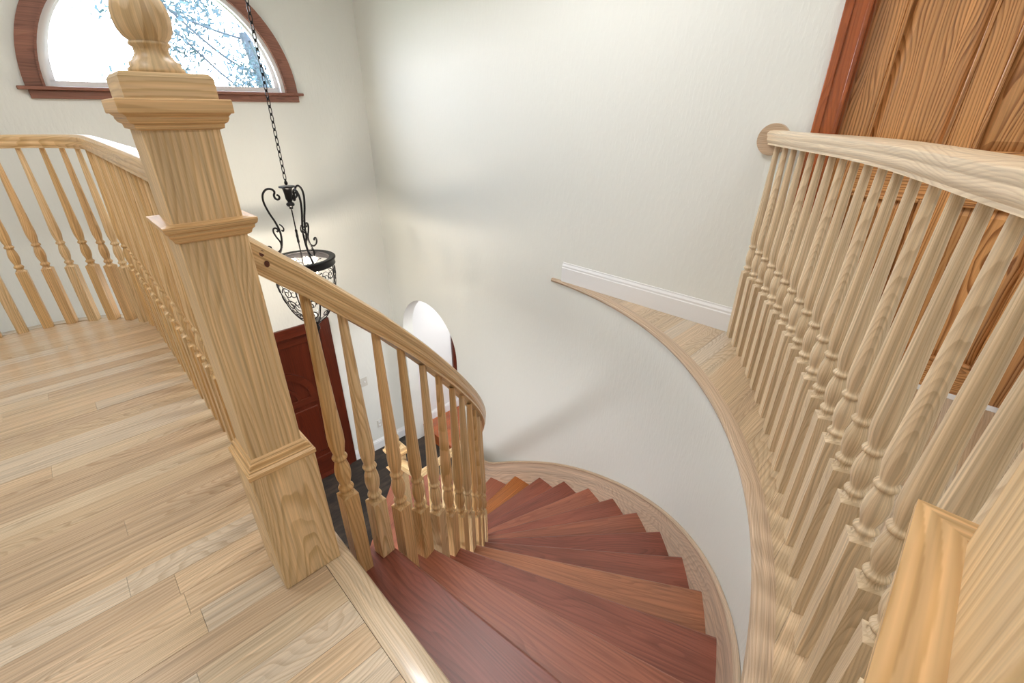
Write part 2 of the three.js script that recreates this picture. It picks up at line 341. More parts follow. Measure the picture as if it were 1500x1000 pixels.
// ---------------------------------------------------------------- panelled door upstairs
{
  const D = RA + 0.035, g = struct('door_1', 'glossy oak panel door with red brown casing at the top of the stair', 'door', W3(RA + 0.05, -1, 0.1));
  const z0 = -0.3, z1 = 0.51, t0 = D, t1 = D + 0.04, stile = 0.1, mid = 0.07, m0 = 0.135 - mid / 2, m1 = 0.135 + mid / 2;
  const bd = (name, b0, b1, y0, y1, axis) => at(name, box(t0, t1, y0, y1, b0, b1, axis, 0.004), M.door, g);
  bd('stile', z1 - stile, z1, -0.995, 0.86, 'y'); bd('stile', z0, z0 + stile + 0.03, -0.995, 0.86, 'y'); bd('stile', m0, m1, -0.995, 0.86, 'y');
  const rails = [[-0.995, -0.876], [-0.285, -0.125], [0.74, 0.86]];
  for (const [lo, hi] of rails) { bd('rail', m1, z1 - stile, lo, hi, 'z'); bd('rail', z0 + stile + 0.03, m0, lo, hi, 'z'); }
  for (const [b0, b1] of [[m1, z1 - stile], [z0 + stile + 0.03, m0]]) for (const [lo, hi] of [[-0.876, -0.285], [-0.125, 0.74]]) {
    const pn = at('panel', box(t0 + 0.018, t1 - 0.004, lo, hi, b0, b1, 'y'), M.door, g);
    // raised field with sloping margins
    const e = 0.03, Q = new Quads(), c0 = [[b0 + 0.012, lo + 0.012], [b1 - 0.012, lo + 0.012], [b1 - 0.012, hi - 0.012], [b0 + 0.012, hi - 0.012]], c1 = [[b0 + 0.012 + e, lo + 0.012 + e], [b1 - 0.012 - e, lo + 0.012 + e], [b1 - 0.012 - e, hi - 0.012 - e], [b0 + 0.012 + e, hi - 0.012 - e]];
    const o = [rnd() * 2, rnd() * 5], A = c0.map(([b, y]) => W3(t0 + 0.0178, y, b)), B = c1.map(([b, y]) => W3(t0 + 0.004, y, b)), u = (p) => [p.z + o[0], p.y + o[1]];
    for (let i = 0; i < 4; i++) { const j = (i + 1) % 4; Q.quad(A[i], A[j], B[j], B[i], u(A[i]), u(A[j]), u(B[j]), u(B[i])); }
    Q.quad(...B, ...B.map(u)); at('raised_field', Q.geo(), M.door, pn);
    for (const b of [b0, b1 - 0.013]) at('bead', box(t0 - 0.005, t0 + 0.02, lo, hi, b, b + 0.013, 'y', 0.005), M.door, pn);
    for (const y of [lo, hi - 0.013]) at('bead', box(t0 - 0.005, t0 + 0.02, y, y + 0.013, b0 + 0.013, b1 - 0.013, 'z', 0.005), M.door, pn);
  }
  const cas = (b0, b1, y0, y1, axis) => { at('casing', box(RA - 0.016, RA, y0, y1, b0, b1, axis, 0.004), M.casing, g, 'red brown door casing'); };
  cas(0.502, 0.588, -1, 0.95, 'y'); cas(-0.378, -0.292, -1, 0.95, 'y'); cas(-0.292, 0.502, 0.865, 0.95, 'z');
  at('casing_bead', box(RA - 0.024, RA - 0.012, -1, 0.95, 0.558, 0.588, 'y', 0.005), M.casing, g);
  at('casing_bead', box(RA - 0.021, RA - 0.012, -1, 0.9, 0.502, 0.516, 'y', 0.004), M.casing, g);
  at('jamb', box(RA, RA + 0.12, -1, 0.865, 0.496, 0.51, 'y'), M.casing, g); at('jamb', box(RA, RA + 0.12, -1, 0.865, -0.3, -0.286, 'y'), M.casing, g);
}
// ---------------------------------------------------------------- entry door below
{
  const g = struct('door_2', 'dark red mahogany entry door with arched panel on the foyer level', 'door', W3(0.97, FLOOR2, WB));
  const f = WB + 0.03, c = 0.97;
  at('slab', box(0.475, 1.46, FLOOR2 + 0.01, -1.875, f + 0.02, f + 0.06, 'y'), M.mahogany, g);
  const bd = (n, a0, a1, y0, y1, ax) => at(n, box(a0, a1, y0, y1, f, f + 0.025, ax, 0.004), M.mahogany, g);
  bd('stile', 1.34, 1.46, FLOOR2 + 0.01, -1.875, 'y'); bd('stile', 0.475, 0.595, FLOOR2 + 0.01, -1.875, 'y');
  bd('rail', 0.595, 1.34, -1.99, -1.875, 'x'); bd('rail', 0.595, 1.34, -2.66, -2.59, 'x'); bd('rail', 0.595, 1.34, FLOOR2 + 0.01, -3.36, 'x');
  bd('centre_stile', 0.93, 1.01, -3.36, -2.66, 'y');
  at('arch_moulding', slab(halfRing(c, -2.59, 0.28, 0.345), 'W', f - 0.004, f + 0.022, 'x', 8), M.mahogany, g); at('arch_moulding', slab(halfRing(c, -2.59, 0.15, 0.18), 'W', f, f + 0.022, 'x', 8), M.mahogany, g);
  for (const [a0, a1] of [[0.64, 0.89], [1.05, 1.3]]) at('raised_panel', box(a0, a1, -3.3, -2.72, f + 0.008, f + 0.03, 'y', 0.01), M.mahogany, g);
  for (const [a0, a1, y0, y1, ax] of [[1.45, 1.563, FLOOR2, -1.785, 'y'], [0.372, 0.485, FLOOR2, -1.785, 'y'], [0.485, 1.45, -1.885, -1.785, 'x']]) at('casing', box(a0, a1, y0, y1, WB - 0.02, WB + 0.01, ax, 0.005), M.mahogany, g, 'dark red casing');
  at('threshold', box(0.45, 1.49, FLOOR2, FLOOR2 + 0.012, WB - 0.03, WB + 0.1), M.mahogany, g);
  const kn = new THREE.SphereGeometry(0.035, 16, 12); const kp = W3(0.55, -2.75, f - 0.03); kn.translate(kp.x, kp.y, kp.z); at('knob', kn, M.iron, g);
}
// ---------------------------------------------------------------- the winding stair
{
  const g = thing('staircase', 'winding stair with red stained wood treads and pale oak skirt board', 'staircase', W3(...ring(1.5, 20, -Y0)));
  const N = 14;
  const sector = (r0, r1, d0, d1, y0, y1, off) => { // block with straight front and back edges (radial), rounded nose at d1
    const Q = new Quads(), n = 8, mid = rad((d0 + d1) / 2), c = Math.cos(mid), s = Math.sin(mid);
    const pt = (r, d, y) => W3(...ring(r, d, y)), uv = (r, d) => { const x = r * Math.cos(rad(d)) , b = r * Math.sin(rad(d)); return [(-x * s + b * c) * S + off[0], (x * c + b * s) * S + off[1]]; };
    const th = y1 - y0, noseProf = [[0, y0], [0.006, y0 + th * 0.12], [0.0095, y0 + th * 0.35], [0.0095, y0 + th * 0.65], [0.006, y0 + th * 0.88], [0, y1]];
    for (let i = 0; i < n; i++) {
      const q0 = d0 + (d1 - d0) * i / n, q1 = d0 + (d1 - d0) * (i + 1) / n;
      for (const [y, flip] of [[y1, 0], [y0, 1]]) { const a = [[r0, q0], [r1, q0], [r1, q1], [r0, q1]]; if (flip) a.reverse(); Q.quad(...a.map(([r, d]) => pt(r, d, y)), ...a.map(([r, d]) => uv(r, d))); }
      for (const r of [r0, r1]) Q.quad(pt(r, q0, y0), pt(r, q1, y0), pt(r, q1, y1), pt(r, q0, y1), uv(r, q0), uv(r, q1), uv(r, q1), uv(r, q0));
    }
    Q.quad(pt(r0, d0, y0), pt(r1, d0, y0), pt(r1, d0, y1), pt(r0, d0, y1), uv(r0, d0), uv(r1, d0), uv(r1, d0), uv(r0, d0));
    // rounded nose offset perpendicular to the radial edge
    const e = rad(d1), nx = -Math.sin(e), nb = Math.cos(e), P = (r, [o, y]) => { const [a, , b] = ring(r, d1, y); return W3(a + nx * o, y, b + nb * o); };
    for (let k = 0; k + 1 < noseProf.length; k++) Q.quad(P(r0, noseProf[k]), P(r1, noseProf[k]), P(r1, noseProf[k + 1]), P(r0, noseProf[k + 1]), [off[0] + 0.02 * k, r0 * S], [off[0] + 0.02 * k, r1 * S], [off[0] + 0.02 * k + 0.02, r1 * S], [off[0] + 0.02 * k + 0.02, r0 * S]);
    for (const r of [r0, r1]) for (let k = 1; k + 1 < noseProf.length; k++) Q.tri(P(r, noseProf[0]), P(r, noseProf[k]), P(r, noseProf[k + 1]), [0, 0], [0.01, 0], [0.01, 0.01]);
    return Q.geo(0.7);
  };
  const tint = [0, 3, 0, 1, 2, 1, 3, 0, 1, 0, 3, 1, 2, 0, 0];
  for (let k = 1; k <= N; k++) {
    const d1 = -90 + TURN * k - 0.25, d0 = -90 + TURN * (k - 1) - 0.9, y = -1 - RISE * k;
    const last = k === N, mat = k === 12 ? M.landing : M.red[tint[k]];
    at('tread', sector(R_IN, R_SKIRT, Math.max(d0, -90), last ? d1 + 22 : d1, y - 0.026, y, [rnd() * 3, rnd() * 5]), mat, g);
    at('riser', sector(R_IN + 0.02, R_SKIRT, -90 + TURN * (k - 1) - 1.3, -90 + TURN * (k - 1) - 0.95, y, y + RISE - 0.026, [rnd() * 3, rnd() * 5]), M.red[1], g);
  }
  // inner stringer and soffit in white
  const Q = new Quads(), bottom = (d) => Math.max(FLOOR2, pitchY(d) - 0.27);
  for (let k = 1; k <= N; k++) {
    const d0 = -90 + TURN * (k - 1) - 1, d1 = -90 + TURN * k - 1, y = -1 - RISE * k - 0.026;
    for (let i = 0; i < 4; i++) {
      const q0 = lerp(d0, d1, i / 4), q1 = lerp(d0, d1, (i + 1) / 4), r = R_IN + 0.018;
      const A = W3(...ring(r, q0, bottom(q0))), B = W3(...ring(r, q1, bottom(q1))), C = W3(...ring(r, q1, y)), D = W3(...ring(r, q0, y));
      Q.quad(A, B, C, D, [q0 * 0.02, 0], [q1 * 0.02, 0], [q1 * 0.02, 0.3], [q0 * 0.02, 0.3]);
      const r2 = R_SKIRT, E1 = W3(...ring(r2, q0, bottom(q0))), F = W3(...ring(r2, q1, bottom(q1)));
      Q.quad(A, B, F, E1, [0, q0 * 0.02], [0, q1 * 0.02], [1, q1 * 0.02], [1, q0 * 0.02]);
    }
  }
  at('stringer', Q.geo(0.3), M.white, g, 'white painted inner stringer');
  // outer skirt board following the pitch
  const pts = []; for (let d = -90; d <= 24; d += 2) pts.push(d);
  const lift = (d) => 0.15 + (d > -8 ? 0 : 0) , S1 = new Quads(), S2 = [];
  const top = (d) => Math.max(pitchY(d) + (d < -60 ? lerp(0.17, 0.135, step(-90, -60, d)) : lerp(0.135, 0.16, step(-30, 0, d))), -2.99);
  for (let i = 0; i + 1 < pts.length; i++) {
    const [p, q] = [pts[i], pts[i + 1]], r = R_SKIRT, lo = (d) => pitchY(d) - 0.35;
    const A = W3(...ring(r, p, lo(p))), B = W3(...ring(r, q, lo(q))), C = W3(...ring(r, q, top(q))), D = W3(...ring(r, p, top(p)));
    const u = (d) => 2 * rad(d) * S; S1.quad(A, B, C, D, [0, u(p)], [0, u(q)], [0.3, u(q)], [0.3, u(p)]);
    const E1 = W3(...ring(R_WALL - 0.0008, p, top(p))), F = W3(...ring(R_WALL - 0.0008, q, top(q))); S1.quad(D, C, F, E1, [0.3, u(p)], [0.3, u(q)], [0.32, u(q)], [0.32, u(p)]);
  }
  at('skirt_board', S1.geo(0.4), M.skirt, g, 'pale oak skirt board along the curved wall');
  at('skirt_cap', sweep(pts.map((d) => ring(R_SKIRT, d, top(d))), [[-0.006, -0.004], [0.007, -0.004], [0.009, 0.002], [0.007, 0.008], [0.002, 0.012], [-0.006, 0.012]].map(([s, u]) => [-s, u])), M.ledge, g);
}
// black floor vent on the bottom landing
{
  const g = thing('floor_vent', 'small black floor vent at the foot of the winding stair', 'vent', W3(2.06, -1 - RISE * 14, 2.42));
  at('frame', box(1.98, 2.14, -1 - RISE * 14, -1 - RISE * 14 + 0.006, 2.36, 2.48), M.vent, g);
  for (let i = 0; i < 5; i++) at('slat', box(1.99, 2.13, -1 - RISE * 14 + 0.006, -1 - RISE * 14 + 0.009, 2.372 + i * 0.021, 2.38 + i * 0.021), M.vent, g);
}
// ---------------------------------------------------------------- newel posts (local axes, metres)
function newelPost(label, p, extra = 0) {
  const g = thing('newel_post', label, 'newel post', p, { group: 'oak newel posts' });
  const rb = (h, y0, y1, r = 0.004, ax = 'y') => { const w = 2 * h * S, G = new RoundedBoxGeometry(w, (y1 - y0) * S, w, 2, r * S); G.translate(0, (y0 + y1) / 2 * S, 0); return grain(G, ax); };
  const taper = (list) => { // stacked square frusta [half, y]
    const Q = new Quads(), o = rnd() * 3; const cor = (h, y) => [[-h, -h], [h, -h], [h, h], [-h, h]].map(([x, z]) => new THREE.Vector3(x * S, y * S, z * S));
    for (let i = 0; i + 1 < list.length; i++) { const A = cor(...list[i]), B = cor(...list[i + 1]); for (let k = 0; k < 4; k++) { const q = (k + 1) % 4, w = list[i][0] * S; Q.quad(A[q], A[k], B[k], B[q], [i * 0.02 + o, w], [i * 0.02 + o, -w], [i * 0.02 + 0.02 + o, -w], [i * 0.02 + 0.02 + o, w]); } }
    for (const [l, f] of [[list[0], 1], [list[list.length - 1], 0]]) { const A = cor(...l); if (f) A.reverse(); Q.quad(A[3], A[2], A[1], A[0], ...A.map((v) => [v.x + o, v.z])); }
    return Q.geo();
  };
  const e = extra;
  part('base', rb(0.0665, -0, 0.34 + e), M.oak[0], g);
  part('base_moulding', taper([[0.067, 0.335 + e], [0.0685, 0.338 + e], [0.0685, 0.346 + e], [0.0635, 0.351 + e], [0.0635, 0.3535 + e], [0.061, 0.355 + e], [0.059, 0.364 + e], [0.0545, 0.367 + e], [0.0545, 0.369 + e], [0.051, 0.374 + e]]), M.oak[1], g);
  part('shaft', rb(0.0505, 0.35 + e, 0.99 + e, 0.003), M.oak[0], g);
  part('collar', taper([[0.0505, 0.815 + e], [0.056, 0.818 + e], [0.058, 0.824 + e], [0.062, 0.828 + e], [0.062, 0.832 + e], [0.066, 0.835 + e], [0.0675, 0.84 + e], [0.0675, 0.844 + e], [0.0505, 0.846 + e]]), M.oak[1], g);
  part('cap_moulding', taper([[0.0505, 0.978 + e], [0.056, 0.98 + e], [0.057, 0.986 + e], [0.061, 0.988 + e], [0.0635, 0.993 + e], [0.0635, 0.996 + e], [0.068, 1.001 + e]]), M.oak[1], g);
  part('cap', rb(0.0712, 1.0 + e, 1.019 + e, 0.002, 'x'), M.oak[1], g);
  part('plinth', taper([[0.0575, 1.018 + e], [0.0575, 1.046 + e], [0.053, 1.052 + e]]), M.oak[0], g);
  const pr = [[0, 1.05], [0.0355, 1.05], [0.0355, 1.058], [0.032, 1.061], [0.032, 1.066], [0.026, 1.07], [0.0215, 1.078], [0.0215, 1.085], [0.0255, 1.088], [0.0255, 1.091], [0.0235, 1.093], [0.029, 1.098], [0.0335, 1.107], [0.0352, 1.118], [0.0345, 1.129], [0.031, 1.141], [0.024, 1.151], [0.013, 1.158], [0, 1.16]];
  const F = new THREE.LatheGeometry(pr.map(([r, y]) => new THREE.Vector2(r * S, (y + e) * S)), 32);
  part('finial', turned(F, 0.035), M.oak[0], g, 'egg shaped turned finial');
  return g;
}
newelPost('square oak newel post with egg finial where the stair rail meets the gallery', W3(0.170, -1, 0.926));
newelPost('square oak newel post at the end of the curved hall railing beside the top step', W3(0.170, -1, -0.0885));
newelPost('square oak newel post at the foot of the winding stair', W3(1.245, -1 - RISE * 14, 2.517), 0.055);

// ---------------------------------------------------------------- balusters
const turnedProfile = (y0, top) => { // turned part above a square of height y0, up to top
  const q = [[0.0205, 0], [0.0150, 0.008], [0.0135, 0.014], [0.0175, 0.018], [0.0195, 0.023], [0.0175, 0.028], [0.0130, 0.032], [0.0140, 0.040], [0.0180, 0.055], [0.0197, 0.072], [0.0185, 0.090], [0.0145, 0.107], [0.0125, 0.113], [0.0170, 0.116], [0.0190, 0.121], [0.0170, 0.126], [0.0130, 0.130], [0.0150, 0.138], [0.0192, 0.162], [0.0198, 0.185], [0.0185, 0.22]];
  const out = q.map(([r, y]) => [r, y0 + y]), a = y0 + 0.22; for (let i = 1; i <= 6; i++) { const t = i / 6; out.push([lerp(0.0185, 0.0098, Math.pow(t, 0.8)), lerp(a, top, t)]); } return out;
};
const shoulder = (g) => { const p = g.attributes.position, u = g.attributes.uv; for (let i = 0; i < p.count; i++) u.setXY(i, 0.31 + (p.getX(i) + p.getZ(i)) * 0.3, 0.2 + p.getY(i) * 0.1); return g; };
function balusterGeo(y0, top) {
  const h = 0.0203, sq = new THREE.BoxGeometry(2 * h * S, y0 * S, 2 * h * S); sq.translate(0, y0 / 2 * S, 0);
  const Q = new Quads(), n = 16, r0 = 0.0175, yt = y0 + 0.006; // chamfered shoulder from square to round
  const cor = [[-h, -h], [h, -h], [h, h], [-h, h]];
  for (let i = 0; i < n; i++) {
    const t0 = 2 * Math.PI * i / n, t1 = 2 * Math.PI * (i + 1) / n, sqp = (t) => { const c = Math.cos(t), s = Math.sin(t), m = Math.max(Math.abs(c), Math.abs(s)); return new THREE.Vector3(h * c / m * S, y0 * S, h * s / m * S); };
    const A = sqp(t0), B = sqp(t1), C = new THREE.Vector3(r0 * Math.cos(t1) * S, yt * S, r0 * Math.sin(t1) * S), D = new THREE.Vector3(r0 * Math.cos(t0) * S, yt * S, r0 * Math.sin(t0) * S);
    Q.quad(B, A, D, C, [0, 0], [0.02, 0], [0.02, 0.01], [0, 0.01]);
  }
  const la = new THREE.LatheGeometry(turnedProfile(y0, top).map(([r, y]) => new THREE.Vector2(Math.max(r, 0.001) * S, y * S)), 18);
  const off = [rnd() * 3, rnd() * 6]; return mergeGeometries([grain(sq, 'y', off), shoulder(Q.geo()), turned(la, 0.02, off)]);
}
function railGeo(path, k = 1, v = 1) { // plumb profile, origin at rail top centre
  const h = [[0.0145, -0.056], [0.0215, -0.056], [0.0215, -0.049], [0.0235, -0.046], [0.0265, -0.040], [0.0275, -0.033], [0.0265, -0.027], [0.0285, -0.022], [0.0300, -0.015], [0.0285, -0.008], [0.0225, -0.003], [0.0120, 0]];
  const prof = [...h.map(([s, u]) => [s * k, u * v]), ...h.slice().reverse().map(([s, u]) => [-s * k, u * v])];
  return sweep(path, prof, { crease: 0.5, level: true });
}
// stair balustrade
{
  const g = thing('stair_balustrade', 'curved oak balustrade descending along the inside of the winding stair', 'balustrade', W3(...ring(R_BAL, -80, -1 - RISE)));
  const kinds = {};
  const start = [[-92, -0.183], [-87.3, -0.258], [-83.4, -0.328], [-78.5, -0.416], [-71.8, -0.547]];
  const railTop = (d) => { for (let i = 0; i < 4; i++) if (d < start[i + 1][0]) return lerp(start[i][1], start[i + 1][1], (d - start[i][0]) / (start[i + 1][0] - start[i][0])); return Math.max(pitchY(d) + 0.825, -2.32); };
  const path = [[0.2235, railTop(-91.5), 0.9205]];
  for (let d = -89; d <= 20; d += 1.5) path.push(ring(R_BAL, d, railTop(d)));
  path.push([1.245, -2.32, 2.46]);
  at('handrail', railGeo(path, 1, 1.3), M.rail, g, 'smooth curved oak handrail');
  for (let k = 1; k <= 14; k++) for (const [o, n] of [[-5.15, 0], [-1.25, 1]]) {
    const d = -90 + TURN * k + o; if (d > 20) continue;
    const y = -1 - RISE * k, sq = +(pitchY(d) + 0.18 - y).toFixed(4), top = railTop(d) - 0.062 - y, flat = railTop(d) - pitchY(d) > 0.83, key = `${n}${flat ? k : ''}${k === 1 ? 'a' : ''}`;
    kinds[key] ??= [balusterGeo(sq, top), balusterGeo(sq, top)];
    const P = W3(...ring(R_BAL, d, y + 0.0008)).sub(g.position), m = part('baluster', kinds[key][k % 2], M.oak[(k * 2 + n) % 3], g); m.position.copy(P); m.rotation.y = rad(d);
  }
  // two screw holes in the rail beside the newel
  for (const [a, y] of [[0.2385, -0.226], [0.243, -0.247]]) { const q = new THREE.CylinderGeometry(0.0062 * S, 0.0062 * S, 0.003, 14); q.rotateX(Math.PI / 2); q.scale(0.7, 1, 1); const P = W3(a, y, 0.8925); q.translate(P.x, P.y, P.z); at('screw_hole', q, M.mahogany, g, 'dark recessed screw hole'); }
}
// gallery balustrade beyond the first newel
{
  const g = thing('gallery_balustrade', 'oak balustrade along the gallery edge curving away beneath the half-round window', 'balustrade', W3(0.19, -1, 1.9));
  const TOP = -0.085, pts = [];
  for (let b = 1.062; b < EB; b += 0.0965) pts.push([EX + E_BAL, b, 0]);
  const L = pts[pts.length - 1][1], rest = EB - L; let s = 0.0965 - rest;
  const arc = E_BAL * Math.PI / 2; for (; s < arc; s += 0.0965) { const t = s / E_BAL; pts.push([EX + E_BAL * Math.cos(t), EB + E_BAL * Math.sin(t), t]); }
  for (let a = EX - (s - arc); a > -1.75; a -= 0.0965) pts.push([a, EB + E_BAL, 0]);
  const path = [[0.178, TOP, 0.978], [0.1785, TOP, 1.0], [0.184, TOP, 1.08], [EX + E_BAL, TOP, 1.3], [EX + E_BAL, TOP, 2.0], [EX + E_BAL, TOP, EB - 0.03]];
  for (let i = 0; i <= 24; i++) { const t = Math.PI / 2 * i / 24; path.push([EX + E_BAL * Math.cos(t), TOP, EB + E_BAL * Math.sin(t)]); }
  path.push([EX - 0.1, TOP, EB + E_BAL], [-1.2, TOP, EB + E_BAL], [LX, TOP, EB + E_BAL]);
  at('handrail', railGeo(path), M.rail, g, 'oak handrail with glossy top');
  const geos = [0, 1, 2].map(() => balusterGeo(0.3, 1 + TOP - 0.05));
  pts.forEach(([a, b, t], i) => { const m = part('baluster', geos[i % 3], M.oak[(i * 7 + 1) % 3], g); m.position.copy(W3(a, -1, b).sub(g.position)); m.rotation.y = t; });
}
// hall balustrade on the right, from the wall rosette to the near newel
{
  const g = thing('hall_balustrade', 'sweeping oak balustrade guarding the hall above the stair wall', 'balustrade', W3(1.3, -1, 0.2));
  const ca = -1.085, cb = 5.362, R = 5.724, TOP = -0.05;
  const f = (a) => cb - Math.sqrt(R * R - (a - ca) * (a - ca));
  const P = [], j0 = 0.2225, j1 = 0.72, bj = f(j1), mj = (j1 - ca) / (cb - bj) * (j1 - j0), be = -0.108;
  const join = (a) => { const t = (a - j0) / (j1 - j0); return (1 - 3 * t * t + 2 * t * t * t) * be + (3 * t * t - 2 * t * t * t) * bj + (t * t * t - t * t) * mj; };
  for (let i = 0; i <= 200; i++) { const a = RA - i * (RA - j0) / 200; P.push([a, a > j1 ? f(a) : join(a)]); }
  const path = P.filter((_, i) => i % 4 === 0).map(([a, b]) => [a, TOP + 0.012 * step(1.0, 0.3, a) - 0.012 * step(1.2, 2.2, a), b]);
  at('handrail', railGeo(path, 1.12), M.hallRail, g, 'broad pale oak handrail sweeping along the hall');
  const geos = [0, 1, 2].map(() => balusterGeo(0.335, 1 + TOP - 0.058));
  let acc = 0, nextAt = 0.062, k = 0;
  for (let i = 1; i < P.length; i++) {
    const dl = Math.hypot(P[i][0] - P[i - 1][0], P[i][1] - P[i - 1][1]);
    while (acc + dl >= nextAt) {
      const t = (nextAt - acc) / dl, a = lerp(P[i - 1][0], P[i][0], t), b = lerp(P[i - 1][1], P[i][1], t); if (a < 0.27) { nextAt = 1e9; break; }
      const m = part('baluster', geos[k % 3], M.hall[(k * 5) % 3], g); m.position.copy(W3(a, -1, b).sub(g.position)); m.rotation.y = Math.atan2(P[i][1] - P[i - 1][1], P[i][0] - P[i - 1][0]); k++; nextAt += 0.098;
    }
    acc += dl;
  }
  const ro = new THREE.CylinderGeometry(0.0625 * S, 0.0625 * S, 0.02 * S, 40); ro.rotateZ(Math.PI / 2); const rp = W3(RA - 0.01, -0.098, f(RA)); ro.translate(rp.x, rp.y, rp.z);
  at('rosette', grain(ro, 'z'), M.ledge, g, 'round oak rosette fixing the handrail to the wall');
}
// ---------------------------------------------------------------- chandelier
{
  const X = 1.175, Z = 3.418, g = thing('chandelier', 'black wrought iron pendant lantern with scrolled arms hanging on a chain', 'chandelier', W3(X, -1.585, Z));
  const L = (x, y, z) => new THREE.Vector3(x * S, (y + 1.585) * S, z * S);
  const lathe = (pr, n = 24) => new THREE.LatheGeometry(pr.map(([r, y]) => new THREE.Vector2(r * S, (y + 1.585) * S)), n);
  const tube = (pts, r, seg = 40, rs = 6) => new THREE.TubeGeometry(new THREE.CatmullRomCurve3(pts), seg, r * S, rs);
  // chain of links
  const link = new THREE.TorusGeometry(0.0125 * S, 0.0029 * S, 6, 16); link.scale(0.85, 2.1, 1);
  const y0 = -0.405, pitch = 0.0445, n = Math.floor((CEIL - 0.03 - y0) / pitch);
  for (let i = 0; i < n; i++) { const m = part('chain_link', link, M.iron, g); m.position.copy(L(0, y0 + 0.022 + i * pitch, 0)); m.rotation.y = i % 2 ? 0.5 : 0.5 + Math.PI / 2; }
  part('ceiling_cup', lathe([[0, CEIL - 0.035], [0.02, CEIL - 0.035], [0.05, CEIL - 0.015], [0.055, CEIL - 0.001], [0, CEIL - 0.001]]), M.iron, g);
  part('hanging_loop', lathe([[0.001, -0.44], [0.009, -0.437], [0.012, -0.425], [0.007, -0.412], [0.004, -0.40], [0.001, -0.398]], 12), M.iron, g);
  part('crown', lathe([[0.001, -0.446], [0.052, -0.446], [0.054, -0.450], [0.052, -0.454], [0.034, -0.459], [0.029, -0.475], [0.026, -0.50], [0.024, -0.53], [0.017, -0.545], [0.014, -0.552], [0.024, -0.558], [0.028, -0.568], [0.024, -0.578], [0.012, -0.586], [0.014, -0.592], [0.012, -0.598], [0.004, -0.604], [0.001, -0.606]]), M.iron, g, 'black turned crown with flared plate');
  part('rod', lathe([[0.001, -0.6], [0.0045, -0.6], [0.0045, -0.74], [0.009, -0.75], [0.007, -0.77], [0.009, -0.79], [0.007, -0.81], [0.009, -0.83], [0.0045, -0.845], [0.0045, -1.06], [0.001, -1.06]], 10), M.iron, g);
  const ux = -0.946, uz = -0.325; // first arm points across the view
  for (let k = 0; k < 3; k++) {
    const t = Math.atan2(uz, ux) + k * 2 * Math.PI / 3 + 0.12, c = Math.cos(t), s = Math.sin(t), pl = (list) => list.map(([r, y]) => L(r * c, y, r * s));
    const arm = part('scroll_arm', tube(pl([[0.075, -0.500], [0.064, -0.506], [0.060, -0.520], [0.070, -0.532], [0.086, -0.526], [0.092, -0.505], [0.084, -0.480], [0.100, -0.462], [0.130, -0.462], [0.158, -0.490], [0.166, -0.535], [0.150, -0.610], [0.120, -0.690], [0.105, -0.760], [0.112, -0.840], [0.138, -0.910], [0.170, -0.965]]), 0.0074, 90), M.iron, g, 'long S shaped iron arm');
    part('side_scroll', tube(pl([[0.150, -0.745], [0.140, -0.752], [0.138, -0.738], [0.148, -0.726], [0.164, -0.728], [0.170, -0.750], [0.160, -0.785], [0.140, -0.830], [0.150, -0.880], [0.190, -0.905], [0.226, -0.895], [0.238, -0.870], [0.226, -0.850], [0.210, -0.856], [0.208, -0.868]].map(([r, y]) => [r - 0.022 , y])), 0.0064, 70), M.iron, arm);
    part('inner_scroll', tube(pl([[0.1, -0.70], [0.085, -0.715], [0.078, -0.735], [0.085, -0.75], [0.094, -0.742]]), 0.005, 30), M.iron, arm);
  }
  const bowl = (y) => { const t = (-0.99 - y) / 0.475; return 0.034 + 0.182 * Math.pow(Math.max(0, 1 - Math.pow(t, 2.1)), 0.62); };
  part('rim', lathe([[0.188, -0.956], [0.226, -0.950], [0.233, -0.955], [0.233, -0.964], [0.224, -0.972], [0.222, -0.998], [0.226, -1.004], [0.222, -1.010], [0.214, -1.010], [0.212, -0.972], [0.190, -0.966], [0.188, -0.956]], 48), M.iron, g, 'black iron rim band');
  const glassP = []; for (let i = 0; i <= 20; i++) { const y = -1.0 - 0.455 * i / 20; glassP.push([bowl(y) - 0.008, y]); }
  part('glass_bowl', lathe(glassP, 40), M.seeded, g, 'clear glass bowl');
  const onBowl = (az, y) => { const r = bowl(y); return L(r * Math.cos(az), y, r * Math.sin(az)); };
  const NS = 8;
  for (let k = 0; k < NS; k++) {
    const a0 = 2 * Math.PI * k / NS, w = 2 * Math.PI / NS, pts = []; for (let i = 0; i <= 14; i++) pts.push(onBowl(a0, -1.005 - 0.455 * i / 14));
    part('rib', tube(pts, 0.0045, 28, 5), M.iron, g);
    const spiral = (ca, cy, rr, turns, dir, ph) => { const q = []; for (let i = 0; i <= 26; i++) { const t = i / 26, an = ph + dir * turns * 2 * Math.PI * t, r = rr * (1 - 0.78 * t); q.push(onBowl(a0 + ca * w + dir * 0 + (r * Math.cos(an)) / Math.max(0.06, bowl(cy)), Math.max(-1.455, Math.min(-1.008, cy + r * Math.sin(an))))); } return q; };
    for (const [ca, cy, rr, dir, ph] of [[0.28, -1.062, 0.044, 1, 1.57], [0.74, -1.075, 0.044, -1, 1.57], [0.45, -1.165, 0.048, 1, 0], [0.5, -1.265, 0.046, -1, 3.14], [0.5, -1.365, 0.04, 1, 1.57]])
      part('cage_scroll', tube(spiral(ca, cy, rr, 1.35, dir, ph), 0.0042, 26, 4), M.iron, g);
  }
  part('bottom_cup', lathe([[0.001, -1.44], [0.05, -1.445], [0.054, -1.455], [0.04, -1.475], [0.024, -1.49], [0.02, -1.505], [0.028, -1.515], [0.026, -1.53], [0.012, -1.548], [0.014, -1.56], [0.009, -1.578], [0.001, -1.585]]), M.iron, g, 'black turned finial under the bowl');
